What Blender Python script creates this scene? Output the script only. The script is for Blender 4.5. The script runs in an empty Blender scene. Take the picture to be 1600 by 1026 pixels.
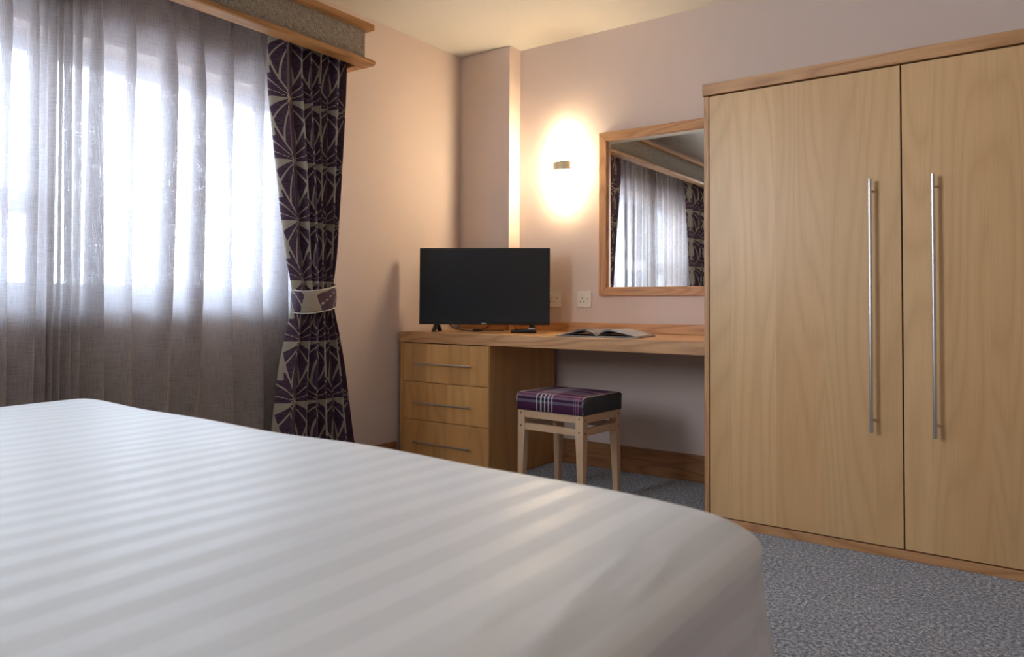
import bpy, bmesh, math, random
import numpy as np
from mathutils import Vector, Matrix
PI = math.pi
random.seed(7)
scene = bpy.context.scene
C = scene.collection

# ------------------------------------------------------------------ camera, sky, lights, exposure
FPX, PY = 1155.65, 445.5
yaw, pitch, roll = 0.6259, 0.0266, 0.0053
F = Vector((-math.sin(yaw)*math.cos(pitch), math.cos(yaw)*math.cos(pitch), math.sin(pitch)))
R = Vector((math.cos(yaw), math.sin(yaw), 0)); U = R.cross(F)
R2 = R*math.cos(roll) + U*math.sin(roll); U2 = U*math.cos(roll) - R*math.sin(roll)
cam = bpy.data.objects.new('camera', bpy.data.cameras.new('camera')); C.objects.link(cam)
cam.matrix_world = Matrix(((R2.x, U2.x, -F.x, 0), (R2.y, U2.y, -F.y, 0), (R2.z, U2.z, -F.z, 0.9), (0, 0, 0, 1)))
cam.data.sensor_width = 36; cam.data.lens = FPX/1600*36
cam.data.shift_y = -(513-PY)/1600
cam.data.clip_start = 0.02
cam.data.dof.use_dof = True; cam.data.dof.focus_distance = 3.6; cam.data.dof.aperture_fstop = 5.0
scene.camera = cam

world = bpy.data.worlds.new('world'); scene.world = world; world.use_nodes = True
wn = world.node_tree; wn.nodes.clear()
wo = wn.nodes.new('ShaderNodeOutputWorld'); wb = wn.nodes.new('ShaderNodeBackground')
wt = wn.nodes.new('ShaderNodeTexCoord'); wsx = wn.nodes.new('ShaderNodeSeparateXYZ'); wr = wn.nodes.new('ShaderNodeValToRGB')
wn.links.new(wt.outputs['Generated'], wsx.inputs[0]); wn.links.new(wsx.outputs[2], wr.inputs[0])
wr.color_ramp.elements[0].position = 0.0; wr.color_ramp.elements[0].color = (.30, .31, .33, 1)
wr.color_ramp.elements[1].position = 0.03; wr.color_ramp.elements[1].color = (.76, .88, 1, 1)
wn.links.new(wr.outputs[0], wb.inputs[0]); wb.inputs[1].default_value = 17
wn.links.new(wb.outputs[0], wo.inputs[0])

def area_light(name, loc, rot, size, power, col, size_y=None, shape='DISK', spread=PI):
    l = bpy.data.lights.new(name, 'AREA'); l.energy = power; l.color = col; l.size = size; l.shape = shape; l.spread = spread
    if size_y: l.size_y = size_y
    o = bpy.data.objects.new(name, l); C.objects.link(o); o.location = loc; o.rotation_euler = rot
    return o
# warm fill from a ceiling lamp added out of view behind the camera
WARM_FILL_W = 1.5
area_light('warm_fill_light', (0.55, -0.2, 2.36), (0, 0, 0), 0.36, WARM_FILL_W, (1.0, .78, .55))
# soft cool fill light added behind the camera, on the window side
area_light('room_fill_light', (-2.3, -1.15, 1.8), (math.radians(92), 0, math.radians(-33)), 1.2, 15, (.90, .95, 1.0), 1.0, 'RECTANGLE', math.radians(100))
portal = area_light('window_portal', (-3.0, 1.355, 1.41), (0, -PI/2, 0), 1.0, 1, (1, 1, 1), 2.0, 'RECTANGLE')
portal.data.cycles.is_portal = True

vs = scene.view_settings
vs.view_transform = 'Standard'; vs.look = 'None'; vs.exposure = 1.05; vs.gamma = 1.0; vs.use_curve_mapping = False

# ------------------------------------------------------------------ material helpers
def srgb(r, g, b):
    f = lambda c: c/12.92 if c <= .04045 else ((c+.055)/1.055)**2.4
    return (f(r/255), f(g/255), f(b/255), 1)
class NT:
    def __init__(s, name):
        s.m = bpy.data.materials.new(name); s.m.use_nodes = True
        s.t = s.m.node_tree; s.t.nodes.clear()
        s.out = s.n('OutputMaterial'); s.b = s.n('BsdfPrincipled'); s.l(s.b.outputs[0], s.out.inputs[0])
    def n(s, k, **kw):
        x = s.t.nodes.new('ShaderNode'+k)
        for a, b in kw.items(): setattr(x, a, b)
        return x
    def l(s, a, b): s.t.links.new(a, b)
    def setv(s, sock, v):
        if hasattr(v, 'is_output'): s.l(v, sock)
        else: sock.default_value = v
    def math(s, op, a, b=0.0, c=None):
        x = s.n('Math', operation=op); s.setv(x.inputs[0], a); s.setv(x.inputs[1], b)
        if c is not None: s.setv(x.inputs[2], c)
        return x.outputs[0]
    def mix(s, f, a, b, blend='MIX'):
        x = s.n('MixRGB', blend_type=blend); s.setv(x.inputs[0], f); s.setv(x.inputs[1], a); s.setv(x.inputs[2], b); return x.outputs[0]
    def ramp(s, f, stops, interp='LINEAR'):
        x = s.n('ValToRGB'); s.setv(x.inputs[0], f); r = x.color_ramp; r.interpolation = interp
        while len(r.elements) < len(stops): r.elements.new(0.5)
        for e, (p, c) in zip(r.elements, stops): e.position = p; e.color = c
        return x.outputs[0]
    def coord(s, kind='Object'): return s.n('TexCoord').outputs[kind]
    def xyz(s, v):
        x = s.n('SeparateXYZ'); s.l(v, x.inputs[0]); return x.outputs
    def map(s, v, scale=(1, 1, 1), loc=(0, 0, 0), rot=(0, 0, 0)):
        x = s.n('Mapping'); s.l(v, x.inputs[0]); s.setv(x.inputs[1], loc); x.inputs[2].default_value = rot; x.inputs[3].default_value = scale; return x.outputs[0]
    def noise(s, v, scale=1, detail=2, rough=.5, dist=0, dim='3D', w=0):
        x = s.n('TexNoise', noise_dimensions=dim); s.l(v, x.inputs['Vector']); x.inputs['Scale'].default_value = scale
        x.inputs['Detail'].default_value = detail; x.inputs['Roughness'].default_value = rough; x.inputs['Distortion'].default_value = dist
        if dim == '4D': s.setv(x.inputs['W'], w)
        return x.outputs[0]
    def bump(s, h, strength=.3, dist=.01):
        x = s.n('Bump'); x.inputs['Strength'].default_value = strength; x.inputs['Distance'].default_value = dist
        s.l(h, x.inputs['Height']); s.l(x.outputs[0], s.b.inputs['Normal'])
    def base(s, c=None, rough=None, metal=None, spec=None):
        if c is not None: s.setv(s.b.inputs['Base Color'], c)
        if rough is not None: s.setv(s.b.inputs['Roughness'], rough)
        if metal is not None: s.b.inputs['Metallic'].default_value = metal
        if spec is not None: s.b.inputs['Specular IOR Level'].default_value = spec
        return s
def simple(name, c, rough=.5, metal=0, spec=.5, var=.04):
    t = NT(name); v = t.noise(t.coord(), 18, 3)
    k = t.math('MULTIPLY_ADD', v, 2*var, 1-var)
    hsv = t.n('HueSaturation'); hsv.inputs['Color'].default_value = c; t.l(k, hsv.inputs['Value'])
    return t.base(hsv.outputs[0], rough, metal, spec).m

def wood(name, light, mid, dark, grain='Z', plank=0.0, rings=9, contrast=.5, rough=.42, stretch=.16, freq=3.0):
    """veneer: contour lines of a stretched noise give the cathedral figure, fine stretched noise the pores"""
    t = NT(name); co = t.coord(); s = t.xyz(co); info = t.n('ObjectInfo').outputs['Random']
    if grain == 'Z': g, a, b = s[2], s[0], s[1]
    elif grain == 'X': g, a, b = s[0], s[2], s[1]
    else: g, a, b = s[1], s[0], s[2]
    w = t.math('MULTIPLY', info, 37.0)
    tint = 0.5
    if plank > 0:
        idx = t.math('FLOOR', t.math('DIVIDE', t.math('ADD', a, 10.03), plank))
        w = t.math('ADD', w, t.math('MULTIPLY', idx, 7.31))
        wn_ = t.n('TexWhiteNoise', noise_dimensions='1D'); t.l(t.math('ADD', idx, w), wn_.inputs['W']); tint = wn_.outputs['Value']
    cmb = t.n('CombineXYZ'); t.l(t.math('MULTIPLY', g, stretch), cmb.inputs[0]); t.l(a, cmb.inputs[1]); t.l(b, cmb.inputs[2])
    base = t.noise(cmb.outputs[0], freq, 1.5, .45, 0.15, '4D', w)
    ring = t.math('FRACT', t.math('MULTIPLY', base, rings*2.0))
    tri = t.math('ABSOLUTE', t.math('SUBTRACT', ring, .5)); tri = t.math('MULTIPLY', tri, 2.0)
    tri = t.math('POWER', tri, 2.2)
    cf = t.n('CombineXYZ'); t.l(t.math('MULTIPLY', g, .02), cf.inputs[0]); t.l(a, cf.inputs[1]); t.l(b, cf.inputs[2])
    pores = t.noise(cf.outputs[0], 260, 3, .65, 0, '4D', w)
    broad = t.noise(cmb.outputs[0], 2.2, 3, .6, .3, '4D', t.math('ADD', w, 3.7))
    col = t.ramp(broad, [(.28, mid), (.72, light)])
    col = t.mix(t.math('MULTIPLY', tri, contrast), col, dark)
    pf = t.ramp(pores, [(.38, (1, 1, 1, 1)), (.56, (0, 0, 0, 1))])
    pv = t.math('MULTIPLY', pf, .35*contrast+.06)
    col = t.mix(pv, col, dark)
    if plank > 0:
        hsv = t.n('HueSaturation'); t.l(col, hsv.inputs['Color']); t.l(t.math('MULTIPLY_ADD', tint, .14, .93), hsv.inputs['Value']); col = hsv.outputs[0]
    t.base(col, rough); t.bump(pf, .05, .001)
    return t.m

M = {}
# wall paint
t = NT('wall_paint'); v = t.noise(t.coord(), 260, 3); t.base(srgb(222, 206, 198), .75, spec=.25); t.bump(v, .06, .002); M['wall'] = t.m
t = NT('ceiling_paint'); v = t.noise(t.coord(), 200, 3); t.base(srgb(228, 227, 220), .85, spec=.2); t.bump(v, .05, .002); M['ceil'] = t.m
# carpet
t = NT('carpet_wool'); co = t.coord()
n1 = t.noise(co, 290, 3, .75); n2 = t.noise(co, 6, 3, .6); n3 = t.noise(co, 90, 2, .6)
nn = t.math('MULTIPLY_ADD', n3, .45, t.math('MULTIPLY', n1, .75))
c = t.ramp(nn, [(.45, srgb(44, 49, 62)), (.59, srgb(122, 130, 148)), (.70, srgb(236, 242, 255))])
c = t.mix(t.math('MULTIPLY_ADD', n2, .5, -.15), c, srgb(112, 116, 128)); t.base(c, 1.0, spec=.1); t.bump(nn, .6, .004)
t.b.inputs['Sheen Weight'].default_value = .25; M['carpet'] = t.m

M['door_wood'] = wood('veneer_ash_vertical', srgb(228, 188, 138), srgb(217, 172, 120), srgb(188, 142, 92), 'Z', .178, 15, .3, .38, .11)
M['unit_wood'] = wood('veneer_cherry_vertical', srgb(232, 182, 118), srgb(220, 164, 100), srgb(186, 132, 76), 'Z', .15, 7, .36, .4)
M['edge_wood'] = wood('ash_edging_lengthways', srgb(214, 166, 118), srgb(202, 150, 102), srgb(156, 104, 64), 'X', 0, 9, .6, .42, .12, 7)
M['edge_wood_y'] = wood('ash_edging_crossways', srgb(206, 154, 98), srgb(192, 138, 84), srgb(146, 94, 52), 'Y', 0, 9, .6, .42, .12, 7)
M['edge_wood_z'] = wood('ash_edging_upright', srgb(214, 166, 118), srgb(202, 150, 102), srgb(156, 104, 64), 'Z', 0, 9, .6, .42, .12, 7)
M['desk_wood'] = wood('desk_veneer', srgb(220, 176, 122), srgb(208, 160, 104), srgb(170, 122, 76), 'X', 0, 6, .45, .33, .12, 5)
M['base_wood'] = wood('baseboard_oak', srgb(176, 124, 80), srgb(156, 104, 64), srgb(112, 70, 42), 'X', 0, 9, .55, .45, .12, 8)
M['base_wood_y'] = wood('baseboard_oak_y', srgb(176, 124, 80), srgb(156, 104, 64), srgb(112, 70, 42), 'Y', 0, 9, .55, .45, .12, 8)
M['beech'] = wood('beech_stool', srgb(222, 190, 156), srgb(212, 176, 140), srgb(184, 144, 108), 'Z', 0, 5, .3, .45, .15, 8)
M['beech_x'] = wood('beech_stool_rail', srgb(222, 190, 156), srgb(212, 176, 140), srgb(184, 144, 108), 'X', 0, 5, .3, .45, .15, 8)
M['steel'] = simple('brushed_steel', (.62, .62, .64, 1), .28, 1.0)
M['dark_gap'] = simple('shadow_gap_brown', srgb(52, 34, 20), .8)
M['black'] = simple('black_plastic', (.012, .013, .016, 1), .32)
t = NT('tv_screen_glass'); v = t.noise(t.coord(), 3, 1); t.base((.018, .024, .032, 1), t.math('MULTIPLY_ADD', v, .08, .16), spec=.6); M['screen'] = t.m
M['silver'] = simple('silver_plastic', (.62, .62, .6, 1), .35, .2)
M['white_plastic'] = simple('white_plastic', srgb(236, 232, 220), .35)
M['upvc'] = simple('window_frame_white', srgb(226, 230, 236), .4)
M['brass'] = simple('satin_nickel_band', srgb(236, 222, 190), .45, .0)
M['piping'] = simple('silver_piping', srgb(212, 208, 204), .45)
M['screw'] = simple('screw_dark', (.06, .04, .03, 1), .6)
M['slot'] = simple('socket_slot_dark', (.02, .02, .02, 1), .6)
t = NT('mirror_silver'); v = t.noise(t.coord(), 2, 1); t.base(t.mix(v, (.93, .95, .94, 1), (.95, .96, .95, 1)), 0.0, 1.0); M['mirror'] = t.m
# window glass: thin clear pane
t = NT('window_glass'); tr = t.n('BsdfTransparent'); tr.inputs[0].default_value = (.95, .97, .98, 1); gl = t.n('BsdfGlossy'); gl.inputs['Roughness'].default_value = .02
fr = t.n('Fresnel'); fr.inputs[0].default_value = 1.3; ms = t.n('MixShader'); t.l(fr.outputs[0], ms.inputs[0]); t.l(tr.outputs[0], ms.inputs[1]); t.l(gl.outputs[0], ms.inputs[2]); t.l(ms.outputs[0], t.out.inputs[0]); M['glass'] = t.m
# opal lamp glass
t = NT('opal_glass_lit'); v = t.noise(t.coord(), 4, 1); t.base((.9, .88, .82, 1), .3)
t.l(t.mix(v, (1, .78, .50, 1), (1, .81, .54, 1)), t.b.inputs['Emission Color']); t.b.inputs['Emission Strength'].default_value = 30; M['opal'] = t.m
t = NT('added_lamp_diffuser'); v = t.noise(t.coord(), 4, 1); t.base((.9, .88, .82, 1), .3)
t.l(t.mix(v, (1, .82, .60, 1), (1, .85, .62, 1)), t.b.inputs['Emission Color']); t.b.inputs['Emission Strength'].default_value = 1.2; M['diffuser'] = t.m  # faint glow for the added, unseen fill lamp
# pelmet tweed
t = NT('pelmet_tweed'); co = t.coord()
a = t.noise(t.map(co, (1, 1, .09)), 480, 3, .6); b = t.noise(t.map(co, (1, .09, 1)), 480, 3, .6)
w_ = t.math('ADD', t.math('MULTIPLY', a, .5), t.math('MULTIPLY', b, .5))
t.base(t.ramp(w_, [(.38, srgb(106, 97, 86)), (.5, srgb(154, 143, 128)), (.62, srgb(198, 188, 172))]), .9, spec=.2); t.bump(w_, .5, .003); M['tweed'] = t.m
# duvet cotton with satin stripes running along the bed
t = NT('duvet_satin_stripe'); uv = t.coord('UV'); s = t.xyz(uv)
st = t.math('SINE', t.math('MULTIPLY', s[0], 2*PI/.0575)); st = t.math('MULTIPLY_ADD', st, 1.6, .5); st = t.n('Clamp').inputs and st
cl = t.n('Clamp'); t.l(st, cl.inputs[0]); st = cl.outputs[0]
wv = t.noise(t.map(uv, (900, 900, 1)), 1, 2)
big = t.noise(t.coord(), 5, 3, .5)
t.base(t.mix(st, srgb(226, 231, 238), srgb(234, 239, 247)), t.math('MULTIPLY_ADD', st, -.08, .5), spec=.45)
t.b.inputs['Sheen Weight'].default_value = .15
t.bump(t.math('ADD', t.math('MULTIPLY', wv, .02), big), .35, .01); M['duvet'] = t.m
M['sheet'] = simple('white_sheet', srgb(232, 232, 232), .7)
M['divan'] = simple('divan_fabric', srgb(92, 80, 82), .9)
# patterned drape: 'pat' holds the distance to the edge of the woven leaf motif
t = NT('drape_jacquard'); at = t.n('Attribute'); at.attribute_name = 'pat'; uv = t.coord('UV')
p = t.math('ADD', at.outputs['Fac'], t.math('MULTIPLY', t.math('SUBTRACT', t.noise(t.map(uv, (60, 300, 1)), 1, 2), .5), .003))
f = t.math('GREATER_THAN', p, 0.0)
rib = t.noise(t.map(uv, (30, 230, 1)), 1, 2, .6)
pc = t.mix(t.ramp(rib, [(.40, (0, 0, 0, 1)), (.6, (1, 1, 1, 1))]), srgb(56, 36, 58), srgb(92, 64, 88))
cc = t.mix(rib, srgb(160, 150, 134), srgb(186, 176, 160))
t.base(t.mix(f, cc, pc), t.math('MULTIPLY_ADD', f, .25, .42), spec=.4); t.b.inputs['Sheen Weight'].default_value = .2
t.bump(t.math('ADD', t.math('MULTIPLY', rib, .5), t.math('MULTIPLY', f, .5)), .4, .002); M['drape'] = t.m
# sheer voile: open slub weave, so part of the light passes straight through
t = NT('sheer_voile'); uv = t.coord('UV')
a = t.noise(t.map(uv, (420, 14, 1)), 1, 3, .6); b = t.noise(t.map(uv, (14, 420, 1)), 1, 3, .6)
wv = t.math('ADD', t.math('MULTIPLY', a, .5), t.math('MULTIPLY', b, .5))
tf = t.ramp(wv, [(.40, (.01, .01, .01, 1)), (.5, (.13, .13, .13, 1)), (.62, (.45, .45, .45, 1))])
tr = t.n('BsdfTransparent'); tr.inputs[0].default_value = (1, 1, 1, 1)
df = t.n('BsdfDiffuse'); df.inputs[0].default_value = srgb(214, 202, 194)
tl = t.n('BsdfTranslucent'); tl.inputs[0].default_value = srgb(150, 149, 158)
m1 = t.n('MixShader'); m1.inputs[0].default_value = .45; t.l(df.outputs[0], m1.inputs[1]); t.l(tl.outputs[0], m1.inputs[2])
m2 = t.n('MixShader'); t.l(tf, m2.inputs[0]); t.l(m1.outputs[0], m2.inputs[1]); t.l(tr.outputs[0], m2.inputs[2]); t.l(m2.outputs[0], t.out.inputs[0]); M['sheer'] = t.m
# tartan
t = NT('tartan_wool'); uv = t.coord('UV'); s = t.xyz(uv)
Pp, Dk, Gy, Wh, Mv, Ol = srgb(84, 44, 76), srgb(26, 24, 38), srgb(128, 128, 142), srgb(244, 236, 242), srgb(166, 122, 150), srgb(176, 164, 120)
sx = t.ramp(s[0], [(0, Wh), (.015, Pp), (.31, Wh), (.33, Dk), (.365, Pp), (.375, Wh), (.395, Dk), (.43, Wh), (.45, Dk), (.485, Wh), (.505, Pp), (.54, Wh), (.558, Pp), (.86, Mv), (.87, Pp), (.89, Mv), (.90, Pp), (.92, Mv), (.935, Pp), (.97, Pp)], 'CONSTANT')
sy = t.ramp(s[1], [(0, Pp), (.10, Pp), (.105, Gy), (.14, Dk), (.17, Gy), (.185, Mv), (.2, Dk), (.235, Mv), (.27, Wh), (.28, Pp), (.34, Ol), (.352, Mv), (.42, Gy), (.55, Pp), (.62, Wh), (.63, Mv), (.70, Pp), (.80, Gy), (.84, Pp), (.95, Pp)], 'CONSTANT')
tw = t.math('GREATER_THAN', t.math('FRACT', t.math('MULTIPLY', t.math('ADD', s[0], s[1]), 70)), .5)
t.base(t.mix(t.math('MULTIPLY_ADD', tw, .2, .40), sx, sy), .85, spec=.2); t.bump(tw, .2, .001); M['tartan'] = t.m
t = NT('plain_grey_wool'); v = t.noise(t.coord(), 400, 3); t.base(t.mix(v, srgb(66, 68, 74), srgb(92, 94, 100)), .9, spec=.2); t.bump(v, .3, .002); M['greywool'] = t.m
# magazine
def page_mat(name, kind):
    t = NT(name); uv = t.coord('UV'); s = t.xyz(uv)
    paper = srgb(226, 226, 226)
    if kind == 0:   # left: photograph strip columns
        c = t.ramp(s[0], [(0, srgb(190, 184, 176)), (.18, srgb(120, 96, 74)), (.4, srgb(212, 208, 200)), (.48, srgb(96, 74, 60)), (.7, srgb(206, 200, 192)), (.78, srgb(78, 66, 60)), (.93, paper)], 'CONSTANT')
        n = t.noise(uv, 14, 3, .6); c = t.mix(t.math('MULTIPLY', n, .5), c, srgb(150, 130, 110))
    elif kind == 1: # right: pale page with text columns
        ln = t.math('GREATER_THAN', t.math('FRACT', t.math('MULTIPLY', s[1], 46)), .55)
        cx = t.ramp(s[0], [(0, (0, 0, 0, 1)), (.12, (1, 1, 1, 1)), (.45, (0, 0, 0, 1)), (.52, (1, 1, 1, 1)), (.9, (0, 0, 0, 1))], 'CONSTANT')
        n = t.math('GREATER_THAN', t.noise(t.map(uv, (90, 46, 1)), 1, 1), .42)
        c = t.mix(t.math('MULTIPLY', t.math('MULTIPLY', ln, cx), t.math('MULTIPLY', n, .45)), srgb(206, 210, 218), srgb(70, 74, 84))
    else:
        n = t.noise(uv, 5, 3, .6); c = t.ramp(n, [(.35, srgb(60, 44, 36)), (.5, srgb(140, 96, 74)), (.65, srgb(40, 40, 48))])
    t.base(c, .3); return t.m
M['page_photo'] = page_mat('page_photo_columns', 0); M['page_text'] = page_mat('page_text_columns', 1); M['page_dark'] = page_mat('page_dark_photo', 2)
M['paper'] = simple('paper_edge', srgb(222, 222, 220), .5); M['cover'] = simple('cover_dark_blue', srgb(34, 40, 58), .3)

# ------------------------------------------------------------------ mesh helpers
def mesh_obj(name, me, mat, parent=None, smooth=False):
    o = bpy.data.objects.new(name, me); C.objects.link(o)
    if mat is not None:
        for m_ in (mat if isinstance(mat, (list, tuple)) else [mat]): me.materials.append(m_)
    if parent is not None: o.parent = parent
    if smooth:
        for p in me.polygons: p.use_smooth = True
    return o
def obj(name, bm, mat, parent=None, smooth=False):
    bmesh.ops.recalc_face_normals(bm, faces=bm.faces)
    me = bpy.data.meshes.new(name); bm.to_mesh(me); bm.free()
    return mesh_obj(name, me, mat, parent, smooth)
def add_box(bm, x0, x1, y0, y1, z0, z1, bevel=0, seg=2, rot=None):
    vs_ = [bm.verts.new((x, y, z)) for x in (x0, x1) for y in (y0, y1) for z in (z0, z1)]
    fs = [bm.faces.new([vs_[i] for i in q]) for q in ((0, 1, 3, 2), (4, 6, 7, 5), (0, 4, 5, 1), (2, 3, 7, 6), (0, 2, 6, 4), (1, 5, 7, 3))]
    if bevel > 0:
        es = list({e for f in fs for e in f.edges})
        r = bmesh.ops.bevel(bm, geom=es, offset=bevel, segments=seg, profile=.5, affect='EDGES')
    return bm
def bx(name, x0, x1, y0, y1, z0, z1, mat, parent=None, bevel=.0015, seg=2, off=(0, 0, 0)):
    """box given in the world, stored relative to its thing's base"""
    bm = bmesh.new(); a, b, c = off
    add_box(bm, x0-a, x1-a, y0-b, y1-b, z0-c, z1-c, bevel, seg)
    return obj(name, bm, mat, parent)
def add_tube(bm, pts, r, n=10, cap=True):
    pts = [Vector(p) for p in pts]; rings = []
    up = Vector((0, 0, 1))
    for i, p in enumerate(pts):
        d = (pts[min(i+1, len(pts)-1)]-pts[max(i-1, 0)]).normalized()
        a = d.cross(up)
        if a.length < 1e-3: a = d.cross(Vector((1, 0, 0)))
        a.normalize(); b = d.cross(a)
        rr = r[i] if isinstance(r, (list, tuple)) else r
        rings.append([bm.verts.new(p+(a*math.cos(2*PI*k/n)+b*math.sin(2*PI*k/n))*rr) for k in range(n)])
    for A, B in zip(rings, rings[1:]):
        for k in range(n): bm.faces.new((A[k], A[(k+1) % n], B[(k+1) % n], B[k]))
    if cap: bm.faces.new(rings[0]); bm.faces.new(rings[-1][::-1])
    return bm
def add_prism(bm, poly, axis, lo, hi):
    """extrude a 2-D outline along an axis"""
    def P(p, h):
        return {'X': (h, p[0], p[1]), 'Y': (p[0], h, p[1]), 'Z': (p[0], p[1], h)}[axis]
    a = [bm.verts.new(P(p, lo)) for p in poly]; b = [bm.verts.new(P(p, hi)) for p in poly]
    bm.faces.new(a); bm.faces.new(b[::-1])
    for i in range(len(poly)): bm.faces.new((a[i], a[(i+1) % len(poly)], b[(i+1) % len(poly)], b[i]))
    return bm
def empty(name, label, cat, loc, group=None, rz=0):
    o = bpy.data.objects.new(name, None); C.objects.link(o); o.empty_display_size = .1
    o.location = loc; o.rotation_euler.z = rz; o['label'] = label; o['category'] = cat
    if group: o['group'] = group
    return o
def tag(o, label, cat, group=None):
    o['label'] = label; o['category'] = cat
    if group: o['group'] = group
    return o
def struct(o): o['kind'] = 'structure'; return o
def grid_mesh(name, P, UV=None, mat=None, parent=None, attr=None, solid=0):
    """P: (nu,nv,3) array"""
    nu, nv = P.shape[:2]
    me = bpy.data.meshes.new(name)
    idx = np.arange(nu*nv).reshape(nu, nv)
    q = np.stack([idx[:-1, :-1], idx[1:, :-1], idx[1:, 1:], idx[:-1, 1:]], -1).reshape(-1, 4)
    me.vertices.add(nu*nv); me.vertices.foreach_set('co', P.reshape(-1).astype(np.float32))
    me.loops.add(q.size); me.loops.foreach_set('vertex_index', q.reshape(-1).astype(np.int32))
    me.polygons.add(len(q)); me.polygons.foreach_set('loop_start', np.arange(0, q.size, 4, dtype=np.int32)); me.polygons.foreach_set('loop_total', np.full(len(q), 4, np.int32))
    me.update(calc_edges=True)
    if UV is not None:
        l = me.uv_layers.new(name='UVMap'); l.data.foreach_set('uv', UV.reshape(-1, 2)[q.reshape(-1)].reshape(-1).astype(np.float32))
    if attr is not None:
        a = me.attributes.new('pat', 'FLOAT', 'POINT'); a.data.foreach_set('value', attr.reshape(-1).astype(np.float32))
    me.polygons.foreach_set('use_smooth', np.ones(len(q), bool)); me.update()
    o = mesh_obj(name, me, mat, parent)
    if solid: md = o.modifiers.new('thickness', 'SOLIDIFY'); md.thickness = solid; md.offset = 0
    return o

# ------------------------------------------------------------------ setting
XL, YB, YC, XC, CZ = -2.965, 3.655, 3.542, -2.585, 2.45
XR, YF = 1.35, -1.25
WY0, WY1, WZ0, WZ1, WX = .34, 2.37, .905, 1.912, -3.13
struct(bx('floor', XL-.25, XR+.1, YF-.1, YB+.1, -.08, 0, M['carpet'], bevel=0))
struct(bx('ceiling', XL-.25, XR+.1, YF-.1, YB+.1, CZ, CZ+.08, M['ceil'], bevel=0))
struct(bx('wall_back', XL-.25, XR+.1, YB, YB+.1, 0, CZ, M['wall'], bevel=0))
struct(bx('wall_right', XR, XR+.1, YF, YB, 0, CZ, M['wall'], bevel=0))
struct(bx('wall_front', XL-.25, XR+.1, YF-.1, YF, 0, CZ, M['wall'], bevel=0))
bm = bmesh.new()
for y0, y1, z0, z1 in ((YF, WY0, 0, CZ), (WY1, YB, 0, CZ), (WY0, WY1, 0, WZ0), (WY0, WY1, WZ1, CZ)): add_box(bm, XL-.25, XL, y0, y1, z0, z1)
struct(obj('wall_left', bm, M['wall']))
struct(bx('wall_corner', XL, XC, YC, YB, 0, CZ, M['wall'], bevel=.003))
struct(bx('baseboard_back', -2.31, -1.165, YB-.02, YB, 0, .136, M['base_wood'], bevel=.004))
struct(bx('baseboard_left', XL, XL+.02, YF, 2.99, 0, .136, M['base_wood_y'], bevel=.004))
struct(bx('baseboard_right', XR-.02, XR, YF, YB, 0, .136, M['base_wood_y'], bevel=.004))
# window
bm = bmesh.new(); fw = .06
for y0, y1, z0, z1 in ((WY0, WY1, WZ0, WZ0+.07), (WY0, WY1, WZ1-fw, WZ1), (WY0, WY0+fw, WZ0+.07, WZ1-fw), (WY1-fw, WY1, WZ0+.07, WZ1-fw)): add_box(bm, WX-.06, WX+.01, y0, y1, z0, z1, .004)
win = struct(obj('window_1', bm, M['upvc']))
bx('mullion', WX-.05, WX+.005, 1.21, 1.28, WZ0+.07, WZ1-fw, M['upvc'], win, .004)
bx('transom', WX-.05, WX+.005, WY0+fw, 1.21, 1.235, 1.325, M['upvc'], win, .004)
bx('pane', WX-.03, WX-.022, 1.28, WY1-fw, WZ0+.07, WZ1-fw, M['glass'], win, 0)
bx('pane', WX-.03, WX-.022, WY0+fw, 1.21, WZ0+.07, 1.235, M['glass'], win, 0)
bx('pane', WX-.03, WX-.022, WY0+fw, 1.21, 1.325, WZ1-fw, M['glass'], win, 0)
bx('window_sill', WX+.01, XL+.018, WY0-.02+.02, WY1, WZ0-.03, WZ0, M['upvc'], win, .004)
h = bx('window_handle', WX+.005, WX+.03, 1.225, 1.25, 1.4, 1.52, M['white_plastic'], win, .004)

# ------------------------------------------------------------------ wardrobe
YW = 2.976
W0 = (-1.16, YB-.001, 0)
wr_ = empty('wardrobe', 'tall pale ash wardrobe with two doors and long steel bar handles', 'wardrobe', W0)
def wb_(n, *a, **k): return bx(n, *a, off=W0, parent=wr_, **k)
wb_('side_panel', -1.160, -1.1395, YW, YB-.002, 0, 1.778, M['edge_wood_z'])
wb_('side_panel', .296, .316, YW, YB-.002, 0, 1.778, M['edge_wood_z'])
wb_('top_rail', -1.164, .320, YW-.008, YB-.002, 1.781, 1.829, M['edge_wood'], bevel=.002)
wb_('plinth', -1.138, .295, YW, YW+.03, 0, .033, M['edge_wood'])
wb_('carcass', -1.139, .2955, YW+.03, YB-.01, .03, 1.776, M['dark_gap'], bevel=0)
for x0, x1, hx in ((-1.1365, -.4225, -.5185), (-.4175, .2935, -.317)):
    d = wb_('door', x0, x1, YW, YW+.022, .038, 1.776, M['door_wood'], bevel=.0015)
    bm = bmesh.new(); hy = YW-.036
    add_tube(bm, [(hx-W0[0], hy-W0[1], .446), (hx-W0[0], hy-W0[1], 1.365)], .0065, 20)
    for z in (.49, 1.325): add_tube(bm, [(hx-W0[0], hy-W0[1], z), (hx-W0[0], YW+.0005-W0[1], z)], .004, 12)
    o = obj('handle', bm, M['steel'], d, True); o['label'] = 'long brushed steel bar handle'
    md = o.modifiers.new('edges', 'EDGE_SPLIT')

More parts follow.
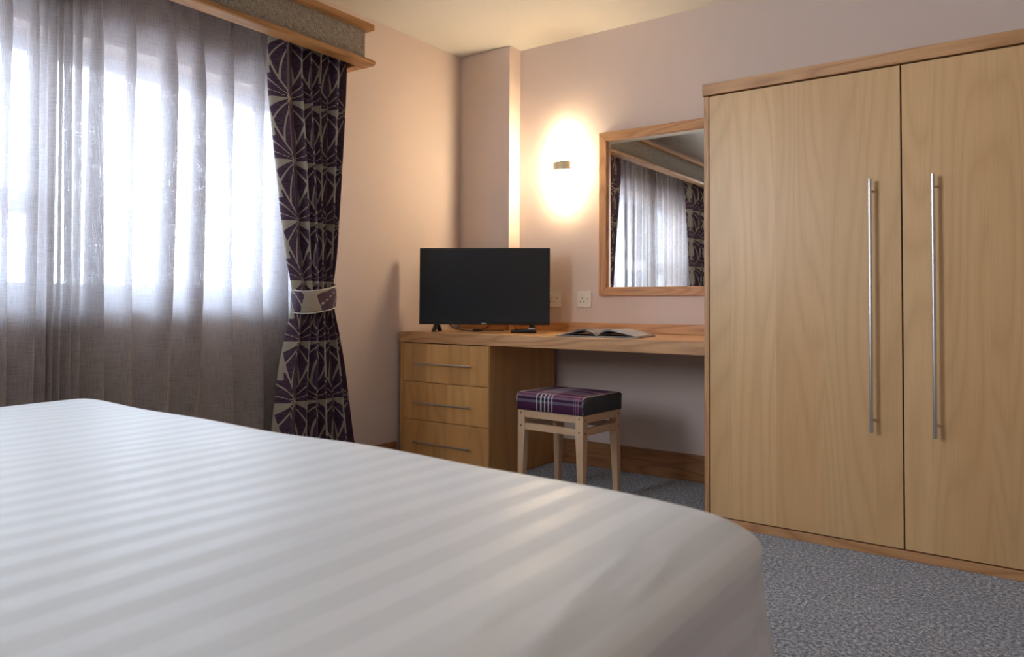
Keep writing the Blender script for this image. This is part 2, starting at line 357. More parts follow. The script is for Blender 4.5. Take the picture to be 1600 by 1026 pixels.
# ------------------------------------------------------------------ drawer unit and desk top
YD, ZD, ZB = 2.992, .7495, .6912
D0 = (-2.61, YB-.001, 0)
du = empty('drawer_unit', 'three-drawer honey veneer pedestal holding up the left end of desk', 'drawers', D0)
def db_(n, *a, **k): return bx(n, *a, off=D0, parent=k.pop('par', du), **k)
YU = 3.002
db_('side_panel', -2.940, -2.916, YU, YC-.002, 0, ZB-.001, M['unit_wood'])
db_('side_panel', -2.330, -2.312, YU+.003, YB-.03, 0, ZB-.001, M['unit_wood'])
db_('carcass', -2.915, -2.331, YU+.022, YC-.01, .02, ZB-.004, M['dark_gap'], bevel=0)
db_('plinth', -2.915, -2.331, YU+.03, YU+.045, 0, .05, M['edge_wood'])
for z0, z1, hz in ((.478, .6865, .579), (.271, .475, .3655), (.055, .268, .1515)):
    d = db_('drawer', -2.913, -2.3155, YU-.001, YU+.018, z0, z1, M['unit_wood'])
    bm = bmesh.new(); y = YU-.028-D0[1]
    add_tube(bm, [(-2.812-D0[0], y, hz), (-2.418-D0[0], y, hz)], .0052, 16)
    for x in (-2.775, -2.455): add_tube(bm, [(x-D0[0], y, hz), (x-D0[0], YU-.0005-D0[1], hz)], .0035, 10)
    o = obj('handle', bm, M['steel'], d, True); o['label'] = 'slim steel bar handle'; o.modifiers.new('e', 'EDGE_SPLIT')
K0 = (-2.05, YB-.001, ZB)
dk = empty('desk_top', 'long honey wood desk top with upstand running from corner to wardrobe', 'desk', K0)
def kb_(n, *a, **k): return bx(n, *a, off=K0, parent=dk, **k)
bm = bmesh.new()
poly = [(-2.942, YD+.018), (-1.1645, YD+.018), (-1.1645, YB-.002), (XC+.001, YB-.002), (XC+.001, YC-.002), (-2.942, YC-.002)]
add_prism(bm, [(a-K0[0], b-K0[1]) for a, b in poly], 'Z', 0, ZD-ZB); obj('worktop', bm, M['desk_wood'], dk)
kb_('front_edge', -2.942, -1.1645, YD, YD+.018, ZB, ZD, M['edge_wood'], bevel=.003)
kb_('upstand', XC+.02, -1.1645, YB-.02, YB-.001, ZD+.0005, .803, M['edge_wood'], bevel=.003)
kb_('upstand', -2.942, XC, YC-.02, YC-.001, ZD+.0005, .803, M['edge_wood'], bevel=.003)
kb_('upstand', XC+.001, XC+.019, YC-.02, YB-.001, ZD+.0005, .803, M['edge_wood_y'], bevel=.003)

# ------------------------------------------------------------------ mirror
MX0, MX1, MZ0, MZ1, fwid = -2.028, -1.27, .954, 1.866, .047
R0 = ((MX0+MX1)/2, YB-.001, MZ0)
mr = empty('mirror', 'ash framed wall mirror hanging above the desk, left of the wardrobe', 'mirror', R0)
def rail(pts, mat):
    bm = bmesh.new(); add_prism(bm, [(a-R0[0], b-R0[2]) for a, b in pts], 'Y', -.024, 0)
    bmesh.ops.bevel(bm, geom=[e for e in bm.edges], offset=.002, segments=1, affect='EDGES')
    return obj('frame_rail', bm, mat, mr)
i0, i1, j0, j1 = MX0+fwid, MX1-fwid, MZ0+fwid, MZ1-fwid
rail([(MX0, MZ0), (MX1, MZ0), (i1, j0), (i0, j0)], M['edge_wood']); rail([(MX0, MZ1), (i0, j1), (i1, j1), (MX1, MZ1)], M['edge_wood'])
rail([(MX0, MZ0), (i0, j0), (i0, j1), (MX0, MZ1)], M['edge_wood_z']); rail([(MX1, MZ0), (MX1, MZ1), (i1, j1), (i1, j0)], M['edge_wood_z'])
bm = bmesh.new(); e = .022
o4 = [(i0, j0), (i1, j0), (i1, j1), (i0, j1)]; n4 = [(i0+e, j0+.001), (i1-e, j0+.001), (i1-e, j1-e), (i0+e, j1-e)]
vo = [bm.verts.new((a-R0[0], -.0095, b-R0[2])) for a, b in o4]; vi = [bm.verts.new((a-R0[0], -.0115, b-R0[2])) for a, b in n4]
vb = [bm.verts.new((a-R0[0], -.006, b-R0[2])) for a, b in o4]
bm.faces.new(vi); bm.faces.new(vb[::-1])
for k in range(4):
    bm.faces.new((vo[k], vo[(k+1) % 4], vi[(k+1) % 4], vi[k])); bm.faces.new((vb[k], vb[(k+1) % 4], vo[(k+1) % 4], vo[k]))
obj('glass', bm, M['mirror'], mr)

# ------------------------------------------------------------------ sockets
def socket(xc, zc, label):
    o0 = (xc, YB-.0005, zc)
    s = empty('wall_socket', label, 'socket', o0, 'white sockets above the desk')
    bm = bmesh.new(); add_box(bm, -.0455, .0455, -.009, 0, -.045, .045, .003, 3); obj('face_plate', bm, M['white_plastic'], s)
    bm = bmesh.new()
    for x, z, w_, h_ in ((-.012, .006, .0045, .0085), (-.023, -.014, .0075, .004), (-.001, -.014, .0075, .004)):
        add_box(bm, x-w_/2, x+w_/2, -.0096, -.0088, z-h_/2, z+h_/2)
    obj('pin_slots', bm, M['slot'], s)['kind'] = 'stuff'
    bm = bmesh.new(); add_prism(bm, [(-.009, -.008), (-.0135, .002), (-.0105, .016), (-.009, .016)], 'X', .018, .030)
    obj('rocker_switch', bm, M['white_plastic'], s)
    bm = bmesh.new(); add_box(bm, .0215, .0265, -.0136, -.0118, .004, .009); obj('indicator', bm, M['slot'], s)
socket(-2.130, .934, 'white switched wall socket between the television and the mirror')
socket(-2.333, .934, 'white wall socket partly hidden behind right edge of the television')

# ------------------------------------------------------------------ wall light
L0 = (-2.255, YB-.0005, 1.70)
wl = empty('wall_light', 'lit opal glass wall light with small metal band between column and mirror', 'lamp', L0)
bm = bmesh.new(); add_box(bm, -.045, .045, -.02, 0, -.05, .05, .003); obj('back_plate', bm, M['brass'], wl)
bm = bmesh.new(); n = 14; wd, dp = .062, .085
arc = [(-wd*math.cos(PI*k/n), -.022-(dp-.022)*math.sin(PI*k/n)) for k in range(n+1)]
inn = [(x*.94, y+.004) for x, y in arc][::-1]
add_prism(bm, arc+inn, 'Z', -.145, .145); sh = obj('shade', bm, M['opal'], wl, False)
bm = bmesh.new()
arc = [(-(wd+.004)*math.cos(PI*k/n), -.022-(dp-.018)*math.sin(PI*k/n)) for k in range(2, n-1)]
inn = [(x*.96, y+.003) for x, y in arc][::-1]
add_prism(bm, arc+inn, 'Z', -.024, .024); obj('metal_band', bm, M['brass'], wl)
bm = bmesh.new(); add_tube(bm, [(0, -.02, 0), (0, -.083, 0)], .006, 10); obj('bracket', bm, M['brass'], wl)

# ------------------------------------------------------------------ television
tv_a = math.radians(30.5)
TV0 = (-2.549, 3.262, ZD)
tv = empty('television', 'black flat screen television on two small splayed feet on the desk', 'television', TV0, rz=tv_a)
w2, zb, zt = .3665, .040, .468
bm = bmesh.new(); add_box(bm, -w2, w2, -.012, .020, zb, zt, .004, 2); obj('bezel', bm, M['black'], tv)
bm = bmesh.new(); add_box(bm, -w2+.009, w2-.009, -.0128, -.0115, zb+.018, zt-.009, .0004, 1); obj('screen', bm, M['screen'], tv)
bm = bmesh.new(); add_box(bm, -.24, .24, .0195, .062, zb+.03, zb+.27, .015, 3); obj('rear_housing', bm, M['black'], tv)
bm = bmesh.new(); add_box(bm, -.013, .013, -.0145, -.0115, zb+.003, zb+.010, .001, 2); obj('badge', bm, M['silver'], tv)
for sx in (-.268, .268):
    bm = bmesh.new()
    for s_ in (-1, 1):
        a = 1 if s_ > 0 else -1
        vs8 = []
        for z, yc, hw in ((.0, .004+a*.075, .009), (.006, .004+a*.068, .009), (zb+.003, .004+a*.010, .011)):
            vs8.append([bm.verts.new((sx+dx+ s_*(.004*(1-z/.043)), yc+dy, z)) for dx, dy in ((-.011, -hw), (.011, -hw), (.011, hw), (-.011, hw))])
        for A, B in zip(vs8, vs8[1:]):
            for k in range(4): bm.faces.new((A[k], A[(k+1) % 4], B[(k+1) % 4], B[k]))
        bm.faces.new(vs8[0]); bm.faces.new(vs8[-1][::-1])
    obj('foot', bm, M['black'], tv)

def bez(pts, n=10):
    """Catmull-Rom through the points"""
    P = [Vector(p) for p in pts]; P = [P[0]*2-P[1]]+P+[P[-1]*2-P[-2]]; out = []
    for i in range(1, len(P)-2):
        for k in range(n):
            u = k/n; out.append(.5*((2*P[i])+(P[i+1]-P[i-1])*u+(2*P[i-1]-5*P[i]+4*P[i+1]-P[i+2])*u*u+(3*P[i]-P[i-1]-3*P[i+1]+P[i+2])*u**3))
    out.append(P[-2]); return out
def tvl(x, y, z): # television frame to world
    return (TV0[0]+x*math.cos(tv_a)-y*math.sin(tv_a), TV0[1]+x*math.sin(tv_a)+y*math.cos(tv_a), z)
cb = empty('power_cable', 'thin black looped cable with moulded plug lying under the television', 'cable', (TV0[0], TV0[1], ZD))
def rel(p): return (p[0]-TV0[0], p[1]-TV0[1], p[2]-ZD)
bm = bmesh.new()
add_tube(bm, bez([rel(tvl(*p)) for p in ((-.20, .035, ZD+.036), (-.16, .045, ZD+.012), (-.09, .04, ZD+.004), (-.05, .03, ZD+.004), (-.01, .02, ZD+.012), (.03, .03, ZD+.036))]), .0026, 8)
add_tube(bm, bez([rel(tvl(*p)) for p in ((-.07, .02, ZD+.0045), (-.04, .005, ZD+.0045), (-.02, .03, ZD+.004), (-.05, .055, ZD+.0045), (-.02, .08, ZD+.0045), (.10, .10, ZD+.0045))]), .0026, 8)
obj('lead', bm, M['black'], cb, True)
bm = bmesh.new(); add_box(bm, -.022, .022, -.008, .008, 0.0008, .015, .003, 2)
o = obj('plug', bm, M['black'], cb); o.location = rel(tvl(-.045, .02, ZD)); o.rotation_euler.z = tv_a+.35
c2 = empty('aerial_cable', 'short black cable dipping behind the remote under television right side', 'cable', (TV0[0], TV0[1], ZD))
bm = bmesh.new(); add_tube(bm, bez([rel(tvl(*p)) for p in ((.165, .035, ZD+.036), (.18, .05, ZD+.012), (.215, .055, ZD+.004), (.25, .06, ZD+.01), (.29, .05, ZD+.034))]), .0024, 8)
obj('lead', bm, M['black'], c2, True)
# remote control
rm = empty('remote_control', 'black remote control with silver end lying beneath the television corner', 'remote', (-2.275, 3.255, ZD+.0005), rz=math.radians(24))
bm = bmesh.new(); secs = []
for x, w_, h_ in ((-.068, .012, .010), (-.064, .019, .017), (-.02, .023, .020), (.03, .026, .024), (.058, .026, .026), (.067, .019, .018), (.069, .012, .012)):
    secs.append([bm.verts.new((x, w_*math.cos(a), h_/2+.0+h_/2*math.sin(a)*(1))) for a in [2*PI*k/12 for k in range(12)]])
for A, B in zip(secs, secs[1:]):
    for k in range(12): bm.faces.new((A[k], A[(k+1) % 12], B[(k+1) % 12], B[k]))
bm.faces.new(secs[0]); bm.faces.new(secs[-1][::-1]); obj('body', bm, M['black'], rm, True)
bm = bmesh.new(); add_box(bm, .028, .062, -.018, .018, .0185, .0275, .003, 2); obj('silver_cap', bm, M['silver'], rm)
bm = bmesh.new()
for k in range(5):
    for j in (-1, 0, 1): add_box(bm, -.045+k*.014, -.037+k*.014, j*.009-.003, j*.009+.003, .0165+k*.0006, .0205+k*.0008, .0008, 1)
obj('buttons', bm, M['slot'], rm)['kind'] = 'stuff'

# ------------------------------------------------------------------ magazine
mg = empty('open_magazine', 'glossy open magazine lying spread on the desk under the mirror', 'magazine', (-1.72, 3.06, ZD+.0005), rz=math.radians(10))
def page(name, side, lift, reach, z_end, mat, y0=0.0, y1=.285, peak=.33, thick=.0):
    nu, nv = 22, 6; P = np.zeros((nu, nv, 3)); UVs = np.zeros((nu, nv, 2))
    for i in range(nu):
        u = i/(nu-1)
        for j in range(nv):
            v = j/(nv-1)
            x = side*reach*(u**1.08)
            z = .003+lift*(math.sin(PI*min(1, u)**.62))**1.15*(1-.12*v)+z_end*u
            P[i, j] = (x, y0+(y1-y0)*v+.004*u, z); UVs[i, j] = (u, v)
    return grid_mesh(name, P, UVs, mat, mg, solid=.0008)
bm = bmesh.new(); add_box(bm, -.207, .0, 0, .29, .0003, .0022, .0004, 1); add_box(bm, .0, .207, 0, .29, .0003, .0022, .0004, 1); obj('cover', bm, M['cover'], mg)
bm = bmesh.new(); add_box(bm, .003, .203, .001, .287, .0024, .005, .0004, 1); obj('page_block', bm, M['paper'], mg)
bm = bmesh.new(); add_box(bm, -.203, -.003, .001, .287, .0024, .004, .0004, 1); obj('page_block', bm, M['paper'], mg)
page('page', -1, .014, .200, .002, M['page_dark']); page('page', -1, .026, .198, .002, M['paper']); page('page', -1, .0305, .196, .003, M['paper'])
page('page', -1, .034, .193, .004, M['page_photo'])
page('page', 1, .012, .200, .003, M['page_dark']); page('page', 1, .0265, .197, .003, M['paper']); page('page', 1, .030, .194, .004, M['paper'])
page('page', 1, .0335, .190, .005, M['page_text'])

# ------------------------------------------------------------------ stool
ST = (-1.825, 2.991, 0); sa = math.radians(-3)
st = empty('stool', 'square beech stool with tartan cushion seat standing under the desk', 'stool', ST, rz=sa)
hw, hd = .187, .168
# cushion: rounded block with UVs folding over front and top
bm = bmesh.new(); n = 17; uvl = bm.loops.layers.uv.new('UVMap')
z0, z1 = .4153, .4935
def cush(a, b, c):  # a,b in -1..1 , c 0..1
    ex = .022
    x = a*hw; y = b*hd; z = z0+(z1-z0)*c
    return Vector((x, y, z))
add_box(bm, -hw, hw, -hd, hd, z0, z1, 0)
bmesh.ops.bevel(bm, geom=[e for e in bm.edges if abs((e.verts[0].co.z+e.verts[1].co.z)/2-z1) < .001], offset=.022, segments=4, profile=.6, affect='EDGES')
bmesh.ops.bevel(bm, geom=[e for e in bm.edges if abs(e.verts[0].co.z-e.verts[1].co.z) > .04], offset=.012, segments=3, profile=.5, affect='EDGES')
bmesh.ops.subdivide_edges(bm, edges=[e for e in bm.edges if e.calc_length() > .15], cuts=7, use_grid_fill=True)
bmesh.ops.recalc_face_normals(bm, faces=bm.faces)
for v in bm.verts:
    if v.co.z > z1-.003: v.co.z += .010*(1-(v.co.x/hw)**2)*(1-(v.co.y/hd)**2)
for f in bm.faces:
    nrm = f.normal
    if abs(nrm.x) > .75: f.material_index = 1
    for l in f.loops:
        p = l.vert.co; v_ = (p.y+hd)/(2*hd)*.78+.22
        if nrm.y < -.5: v_ = (p.z-z0)/(z1-z0)*.22
        l[uvl].uv = ((p.x+hw)/(2*hw), v_)
me = bpy.data.meshes.new('cushion'); bm.to_mesh(me); bm.free()
mesh_obj('cushion', me, [M['tartan'], M['greywool']], st, True)
for sx in (-1, 1):
    bm = bmesh.new(); add_tube(bm, [(sx*(hw-.003), -hd+.002, z0+.004), (sx*(hw-.003), -hd+.0015, z1-.022), (sx*(hw-.005), -hd+.009, z1-.008), (sx*(hw-.008), -hd+.022, z1-.001), (sx*(hw-.009), 0, z1+.0005), (sx*(hw-.009), hd-.022, z1-.001)], .0028, 8)
    obj('seam_piping', bm, M['piping'], st, True)
lx, ly = .162, .142
for sx in (-1, 1):
    for sy in (-1, 1):
        bm = bmesh.new(); rings = []
        for z, k in ((0, .025), (.315, .040), (.415, .040)):
            ox, oy = sx*(lx+.020), sy*(ly+.020)
            xs = sorted((ox, ox-sx*k)); ys = sorted((oy, oy-sy*k))
            rings.append([bm.verts.new((x, y, z)) for x, y in ((xs[0], ys[0]), (xs[1], ys[0]), (xs[1], ys[1]), (xs[0], ys[1]))])
        for A, B in zip(rings, rings[1:]):
            for k in range(4): bm.faces.new((A[k], A[(k+1) % 4], B[(k+1) % 4], B[k]))
        bm.faces.new(rings[0]); bm.faces.new(rings[-1][::-1])
        bmesh.ops.bevel(bm, geom=[e for e in bm.edges], offset=.002, segments=1, affect='EDGES')
        lg = obj('leg', bm, M['beech'], st)
        bm = bmesh.new()
        for z in (.399, .340):
            add_tube(bm, [(sx*(lx), sy*(ly+.0205), z), (sx*lx, sy*(ly+.0185), z)], .0042, 10)
        for z in (.394, .335):
            add_tube(bm, [(sx*(lx+.0205), sy*(ly), z), (sx*(lx+.0185), sy*ly, z)], .0042, 10)
        obj('screw_plugs', bm, M['screw'], lg)['kind'] = 'stuff'
for za, zc in ((.379, .415), (.3224, .3534)):
    for s_ in (-1, 1):
        bm = bmesh.new(); y = s_*(ly+.008); add_box(bm, -lx+.020, lx-.020, y-.010, y+.010, za, zc, .0015, 1); obj('rail', bm, M['beech_x'], st)
        bm = bmesh.new(); x = s_*(lx+.008); add_box(bm, x-.010, x+.010, -ly+.020, ly-.020, za, zc, .0015, 1); obj('rail', bm, M['beech_x'], st)

# ------------------------------------------------------------------ pelmet
PX, PYE, PY0 = -2.655, 2.438, .02
P0 = (XL+.001, (PYE+PY0)/2, 2.045)
pm = empty('pelmet', 'long tweed covered pelmet box with wood edging above the window', 'pelmet', P0)
def pb_(n, *a, **k): return bx(n, *a, off=P0, parent=pm, **k)
pb_('fascia', PX, PX+.014, PY0, PYE, 2.075, 2.216, M['tweed'])
pb_('return_panel', XL+.001, PX-.0005, PYE-.014, PYE, 2.075, 2.216, M['tweed'])
pb_('return_panel', XL+.001, PX-.0005, PY0, PY0+.014, 2.075, 2.216, M['tweed'])
pb_('top_board', XL+.001, PX+.045, PY0-.03, PYE+.033, 2.2165, 2.246, M['edge_wood_y'], bevel=.004)
prof = [(PX-.025, 2.046), (PX+.040, 2.046), (PX+.048, 2.050), (PX+.052, 2.0565), (PX+.052, 2.062), (PX+.047, 2.069), (PX+.040, 2.0735), (PX-.025, 2.0745)]
bm = bmesh.new(); add_prism(bm, [(a-P0[0], b-P0[2]) for a, b in prof], 'Y', PY0-.03-P0[1], PYE+.033-P0[1]); obj('lip_moulding', bm, M['edge_wood_y'], pm)
for y0, y1 in ((PYE-.02, PYE+.033), (PY0-.03, PY0+.02)): pb_('lip_return', XL+.001, PX-.026, y0, y1, 2.046, 2.0745, M['edge_wood_z'], bevel=.003)
bm = bmesh.new(); add_tube(bm, [(-2.86-P0[0], PY0+.03-P0[1], .155), (-2.86-P0[0], PYE-.03-P0[1], .155)], .008, 10); obj('curtain_track', bm, M['white_plastic'], pm, True)
bm = bmesh.new(); add_tube(bm, [(-2.745-P0[0], PY0+.03-P0[1], .155), (-2.745-P0[0], PYE-.03-P0[1], .155)], .008, 10); obj('curtain_track', bm, M['white_plastic'], pm, True)

# ------------------------------------------------------------------ curtains
def motif(u, z):
    """signed distance-like field: >0 inside the purple woven leaves"""
    V, W = .272, .150
    col = np.floor(u/W); x = u-col*W
    flip = (np.mod(col, 2) == 0); x = np.where(flip, W-x, x)      # distance from the pinch column
    v = np.mod(-z+.185, V)                                         # downward from the pinch row
    x_, v_ = x/V, v/V
    # long blades fanning down from the pinch above
    r = np.hypot(x_, v_)+1e-6; th = np.degrees(np.arctan2(v_, x_))
    k = .0175*r
    fa = (th-(4+34*r))*k
    for a_, b_, w_ in ((22, 34, .017), (50, 27, .019)):
        fa = np.minimum(fa, np.abs(th-(a_+b_*r))*k-w_*(.45+r*.9))
    # short blades sweeping up from the pinch below
    v2 = 1-v_; r2 = np.hypot(x_, v2)+1e-6; th2 = np.degrees(np.arctan2(v2, x_)); k2 = .0175*r2
    lim = 47+22*(r2-.35)                              # upper edge of the short-blade sheaf
    fb = np.minimum(th2-1, lim-th2-1.5)*k2
    for a_, b_, w_ in ((13, 10, .010), (29, 18, .012)):
        fb = np.minimum(fb, np.abs(th2-(a_+b_*(r2-.3)))*k2-w_*(.5+r2))
    inb = (lim-th2)*k2
    reach = np.where(inb > 0, .56+.04*np.sin(th2*.4)-r2*.93, .60-x_)
    f = np.where(inb > 0, fb, np.minimum(fa, -inb-.020))
    f = np.minimum(f, reach)
    return f*V
def interp(z, tab):
    zs, vs2 = zip(*sorted(tab)); return np.interp(z, zs, vs2)
def smooth_tab(z, tab, w=.05):
    return sum(interp(z+d, tab) for d in (-w, -w/2, 0, w/2, w))/5
def drape(parent, Xc, lo, hi, widths, mirror=False, seed=1):
    rng = np.random.RandomState(seed)
    ns, nz = 420, 430
    s = np.linspace(0, 1, ns); z = np.linspace(.012, 2.165, nz)
    wd = np.array(widths); wd = wd/wd.sum(); cum = np.concatenate([[0], np.cumsum(wd)])
    tt = np.interp(s, cum, np.arange(len(cum)))
    S, Z = np.meshgrid(s, z, indexing='ij'); T = tt[:, None]*np.ones_like(Z)
    a = smooth_tab(Z, lo); b = smooth_tab(Z, hi)
    wid = (b-a)
    gather = np.clip((wid-.2)/.25, 0, 1)
    amp = .043-.019*np.exp(-((Z-.94)/.12)**2)
    ph = 2*PI*T+.25*np.sin(2.1*Z+T*1.7)
    loc_w = np.interp(s, (cum[:-1]+cum[1:])/2, wd)[:, None]
    Y = a+wid*(S-1.05*loc_w*np.sin(2*ph)/(4*PI)*1.45)
    X = Xc+amp*(-np.cos(ph))*(0.8+.2*np.sin(T*2.3+1))*(1-.55*np.exp(-((T-(.5 if widths[0] > 1 else 6.5))/.45)**2))+.006*np.sin(9*S+3*Z)
    X = X+.018*np.exp(-((Z-.94)/.1)**2)*(1-((S-.5)*2)**2)
    if mirror: pass
    # fabric width from arc length at the top of the drape
    jj = -20; dl = np.hypot(np.diff(X[:, jj]), np.diff(Y[:, jj])); u = np.concatenate([[0], np.cumsum(dl)])
    Uc = u[:, None]*np.ones_like(Z)+.30*0
    P = np.stack([X, Y, Z], -1); P -= np.array(parent.location)
    if mirror:
        P[..., 1] = -P[..., 1]
    UVs = np.stack([Uc, Z], -1)
    return grid_mesh('fabric', P, UVs, M['drape'], parent, motif(Uc+.02, Z), solid=.0012)
def tieback(parent, Xc, yc, hw_, sgn):
    n = 72; prof = [(-.052, 0), (-.03, .003), (0, .004), (.03, .003), (.052, 0)]
    P = np.zeros((n+1, 9, 3)); UVs = np.zeros((n+1, 9, 2)); edge = [[], []]
    for i in range(n+1):
        a = 2*PI*i/n
        ca, sa_ = math.cos(a), math.sin(a)
        y = hw_*math.copysign(abs(ca)**.8, ca); x = .060*math.copysign(abs(sa_)**.8, sa_)
        zc = .928+sgn*.16*y-.012*max(0, sa_)
        for j in range(9):
            h_ = -.05+.1*j/8; b_ = 1+.05*math.cos(h_*25)
            P[i, j] = (Xc+x*b_, yc+y*b_, zc+h_); UVs[i, j] = (a*.085+.02, zc+h_+.015)
        edge[0].append(tuple(P[i, 0]-np.array(parent.location))); edge[1].append(tuple(P[i, 8]-np.array(parent.location)))
    P -= np.array(parent.location)
    tb = grid_mesh('tieback', P, UVs, M['drape'], parent, motif(UVs[..., 0]+.1, UVs[..., 1]), solid=.003)
    tb['label'] = 'matching patterned tieback with silver piping'
    for e_ in edge:
        bm = bmesh.new(); add_tube(bm, e_, .0034, 8, cap=False); obj('piping', bm, M['piping'], tb, True)
DX = -2.748
dr = empty('patterned_curtain', 'purple and silver leaf patterned curtain tied back beside the television wall', 'curtain', (DX, 2.22, 0), 'leaf patterned curtains at the window')
lo = [(0, 2.045), (.3, 2.035), (.6, 2.07), (.80, 2.115), (.88, 2.135), (.99, 2.128), (1.15, 2.10), (1.5, 2.05), (1.85, 1.995), (2.0, 1.985), (2.17, 1.995)]
hi = [(0, 2.53), (.3, 2.475), (.6, 2.425), (.80, 2.375), (.88, 2.352), (.99, 2.348), (1.15, 2.365), (1.5, 2.385), (1.85, 2.405), (2.0, 2.41), (2.17, 2.415)]
drape(dr, DX, lo, hi, [1.9, .85, .75, .9, .7, .85, .75])
tieback(dr, DX, 2.238, .108, 1)
dl_ = empty('patterned_curtain', 'purple and silver leaf patterned curtain seen only reflected in the mirror', 'curtain', (DX, .42, 0), 'leaf patterned curtains at the window')
lo2 = [(z, 2.46-(v-.0)) for z, v in hi]; hi2 = [(z, 2.46-v+.2) for z, v in lo]
drape(dl_, DX, [(z, max(.035, v)) for z, v in lo2], hi2, [.75, .85, .7, .9, .75, .85, 1.9], seed=3)
tieback(dl_, DX, .32, .150, -1)

def sheer(name, label, y0, y1, widths, seed, tight=(0, 0)):
    rng = np.random.RandomState(seed)
    o = empty(name, label, 'curtain', (-2.862, (y0+y1)/2, 0), 'sheer voile curtains')
    ns, nz = 800, 110
    s = np.linspace(0, 1, ns); z = np.linspace(.01, 2.19, nz)
    wd = np.array(widths, float); wd /= wd.sum(); cum = np.concatenate([[0], np.cumsum(wd)])
    tt = np.interp(s, cum, np.arange(len(cum)))
    k = len(widths); am = rng.uniform(.5, 1.15, k+1); ov = rng.uniform(.40, .62, k+1); sw = rng.uniform(-1, 1, k+1)
    A = np.interp(tt, np.arange(k+1), am)[:, None]; O = np.interp(tt, np.arange(k+1), ov)[:, None]; SW = np.interp(tt, np.arange(k+1), sw)[:, None]
    loc_w = np.interp(s, (cum[:-1]+cum[1:])/2, wd)[:, None]
    S, Z = np.meshgrid(s, z, indexing='ij'); T = tt[:, None]+0*Z
    top = np.clip((Z-1.75)/.4, 0, 1)                      # small gathers at the heading tape
    ph = 2*PI*T
    g = 1-.75*top**2
    Y = y0+(y1-y0)*(S-g*O*loc_w*np.sin(ph)*(.75+.25*np.sin(1.7*Z+5*SW)))+SW*.012*np.sin(1.3*Z+SW*3)*(1-top)
    Y += top*.0035*np.sin(2*PI*3*T+1)
    X = -2.866-.034*A*g*np.sin(ph+.15)+.008*top*np.sin(2*PI*3*T)+.004*np.sin(14*S+2*Z)
    if tight[1]:  # bundled leading edge
        pass
    u = np.concatenate([[0], np.cumsum(np.hypot(np.diff(X[:, 20]), np.diff(Y[:, 20])))])
    P = np.stack([X, Y, Z], -1)-np.array(o.location)
    grid_mesh('fabric', P, np.stack([u[:, None]+0*Z, Z], -1), M['sheer'], o)
    return o
sheer('sheer_curtain', 'pale sheer voile curtain right of the dark seam, nearer the patterned curtain', 1.19, 2.40,
      [.22, .25, .6, 1.0, 1.3, 1.05, 1.3, 1.2, .95, 1.1, 1.2], 11)
sheer('sheer_curtain', 'pale sheer voile curtain at far left edge, left of the dark seam', .10, 1.185,
      [1.2, 1.0, 1.3, 1.1, 1.2, 1.0, 1.3, 1.1, .9, .35, .25, .22], 5)

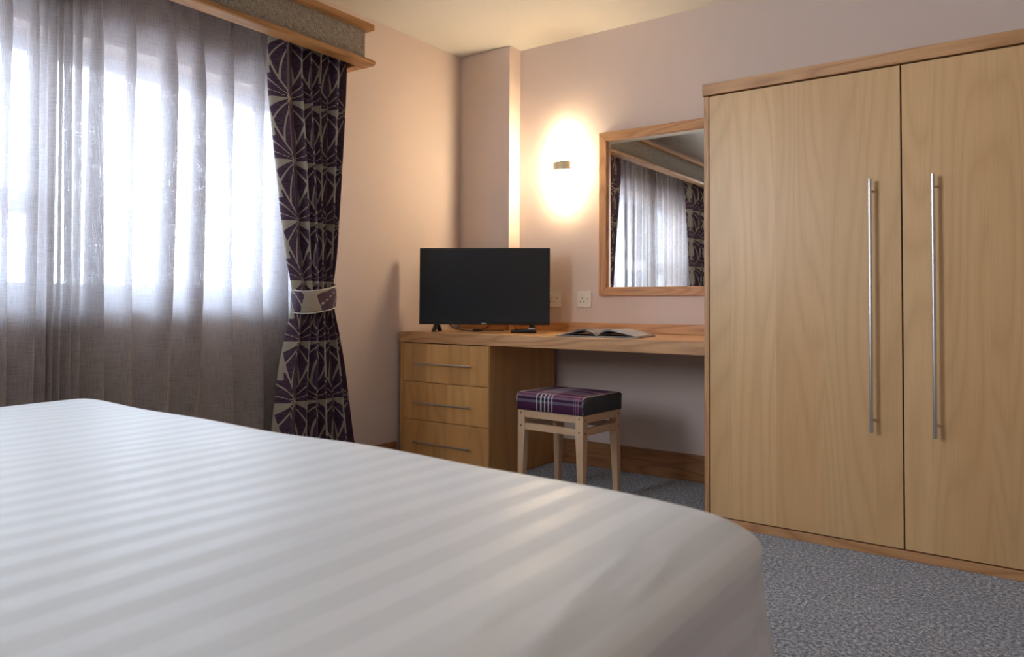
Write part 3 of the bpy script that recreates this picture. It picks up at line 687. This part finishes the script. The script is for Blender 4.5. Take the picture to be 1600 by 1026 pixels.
# ------------------------------------------------------------------ bed and duvet
BX0, BX1, BY1, BY0 = -2.13, -.36, .98, -1.12
B0 = ((BX0+BX1)/2, (BY0+BY1)/2, 0)
bed = empty('bed', 'double bed base and mattress hidden beneath the white duvet', 'bed', B0)
bx('divan_base', BX0+.02, BX1-.02, BY0, BY1-.02, .04, .33, M['divan'], bed, .02, 3, off=B0)
bx('mattress', BX0+.02, BX1-.02, BY0, BY1-.02, .332, .575, M['sheet'], bed, .04, 4, off=B0)
bx('headboard', BX0, BX1, BY0-.08, BY0-.005, .04, 1.15, M['divan'], bed, .02, 3, off=B0)
for x in (BX0+.1, BX1-.1):
    for y in (BY0+.1, BY1-.15):
        bm = bmesh.new(); add_tube(bm, [(x-B0[0], y-B0[1], 0), (x-B0[0], y-B0[1], .045)], .025, 14); obj('foot', bm, M['black'], bed, True)
def build_duvet():
    ZT = .638; Rh, Rv = .13, .062; q = .5*PI*math.sqrt((Rh*Rh+Rv*Rv)/2); hang = .26
    ox0, ox1, oy1 = -2.23, -.302, 1.055                    # outline where the cloth turns down
    cx0, cx1, cy1, cy0 = ox0+Rh, ox1-Rh, oy1-Rh, -.62
    us = np.concatenate([np.linspace(cx0-q-hang, cx0, 60)[:-1], np.linspace(cx0, cx1, 100)[:-1], np.linspace(cx1, cx1+q+hang, 110)])
    vs_ = np.concatenate([np.linspace(cy0-.3, cy1, 110)[:-1], np.linspace(cy1, cy1+q+hang, 90)])
    Ug, Vg = np.meshgrid(us, vs_, indexing='ij')
    ex = np.where(Ug < cx0, Ug-cx0, np.where(Ug > cx1, Ug-cx1, 0)); ey = np.where(Vg > cy1, Vg-cy1, 0)
    L = (np.abs(ex)**3.2+np.abs(ey)**3.2)**(1/3.2)+1e-9; nx, ny = ex/L, ey/L
    th = np.clip(L/q, 0, 1)*PI/2
    over = np.maximum(L-q, 0)
    ang = np.arctan2(ny, np.abs(nx))
    corner = np.sin(2*ang)**2*(L > 1e-6)
    # loose folds of the hanging cloth
    along = np.where(np.abs(ex) > ey, Vg, Ug)
    fold = .010*np.sin(along*23+.6)+.006*np.sin(along*41+2)+.012*np.sin(ang*9)*corner
    fl = np.clip(over/.18, 0, 1)
    out = Rh*np.sin(th)+over*.05+fold*fl
    X = np.clip(Ug, cx0, cx1)+nx*out; Y = np.minimum(Vg, cy1)+ny*out
    Z = ZT-Rv*(1-np.cos(th))-over*.99
    # soft loft and rumples on top
    topm = 1-np.clip(L/q, 0, 1)**2
    Z += topm*(.002*np.sin(2.2*Ug+1)*np.sin(1.9*Vg)+.0015*np.sin(6.3*Ug+2.1*Vg)+.0022*np.sin(11*Ug-7*Vg+1))
    Z -= .020*np.clip((Ug-(-.75))/.4, 0, 1)**2*topm        # droop toward the near side
    # creases radiating at the near corner
    for k, (x0, y0, dx, dy, w_, h_, ln) in enumerate(((-.345, .74, .12, -1, .008, .0014, .08), (-.385, .71, .15, -1, .008, .0012, .08), (-.36, .56, .2, -1, .010, .0012, .08), (-.40, .50, .2, -1, .010, .0010, .07), (-1.05, .50, 1, -.75, .006, .0014, .14), (-1.25, .62, 1, -.6, .006, .001, .12))):
        n_ = math.hypot(dx, dy); dx, dy = dx/n_, dy/n_
        a = (X-x0)*dx+(Y-y0)*dy; b = -(X-x0)*dy+(Y-y0)*dx+.25*a*a
        Z += h_*np.exp(-(b/w_)**2)*np.exp(-(a/ln)**2)*(Z > .35)
    Z = np.maximum(Z, .2)
    P = np.stack([X, Y, Z], -1); UVs = np.stack([Ug, Vg], -1)
    me_o = grid_mesh('duvet', P, UVs, M['duvet'], solid=0)
    return me_o
dv = build_duvet()
tag(dv, 'large white satin-striped duvet spread over the bed in the foreground', 'duvet')

# ------------------------------------------------------------------ ceiling lamp added for warm fill (unseen, behind the camera)
cl_ = empty('added_ceiling_light', 'added round ceiling lamp for warm fill, unseen behind the viewpoint', 'lamp', (.55, -.2, CZ-.001))
bm = bmesh.new(); add_tube(bm, [(0, 0, -.03), (0, 0, 0)], .17, 40); obj('base', bm, M['white_plastic'], cl_)
bm = bmesh.new(); add_tube(bm, [(0, 0, -.08), (0, 0, -.068), (0, 0, -.031)], [.14, .175, .18], 40); obj('diffuser', bm, M['diffuser'], cl_, True)
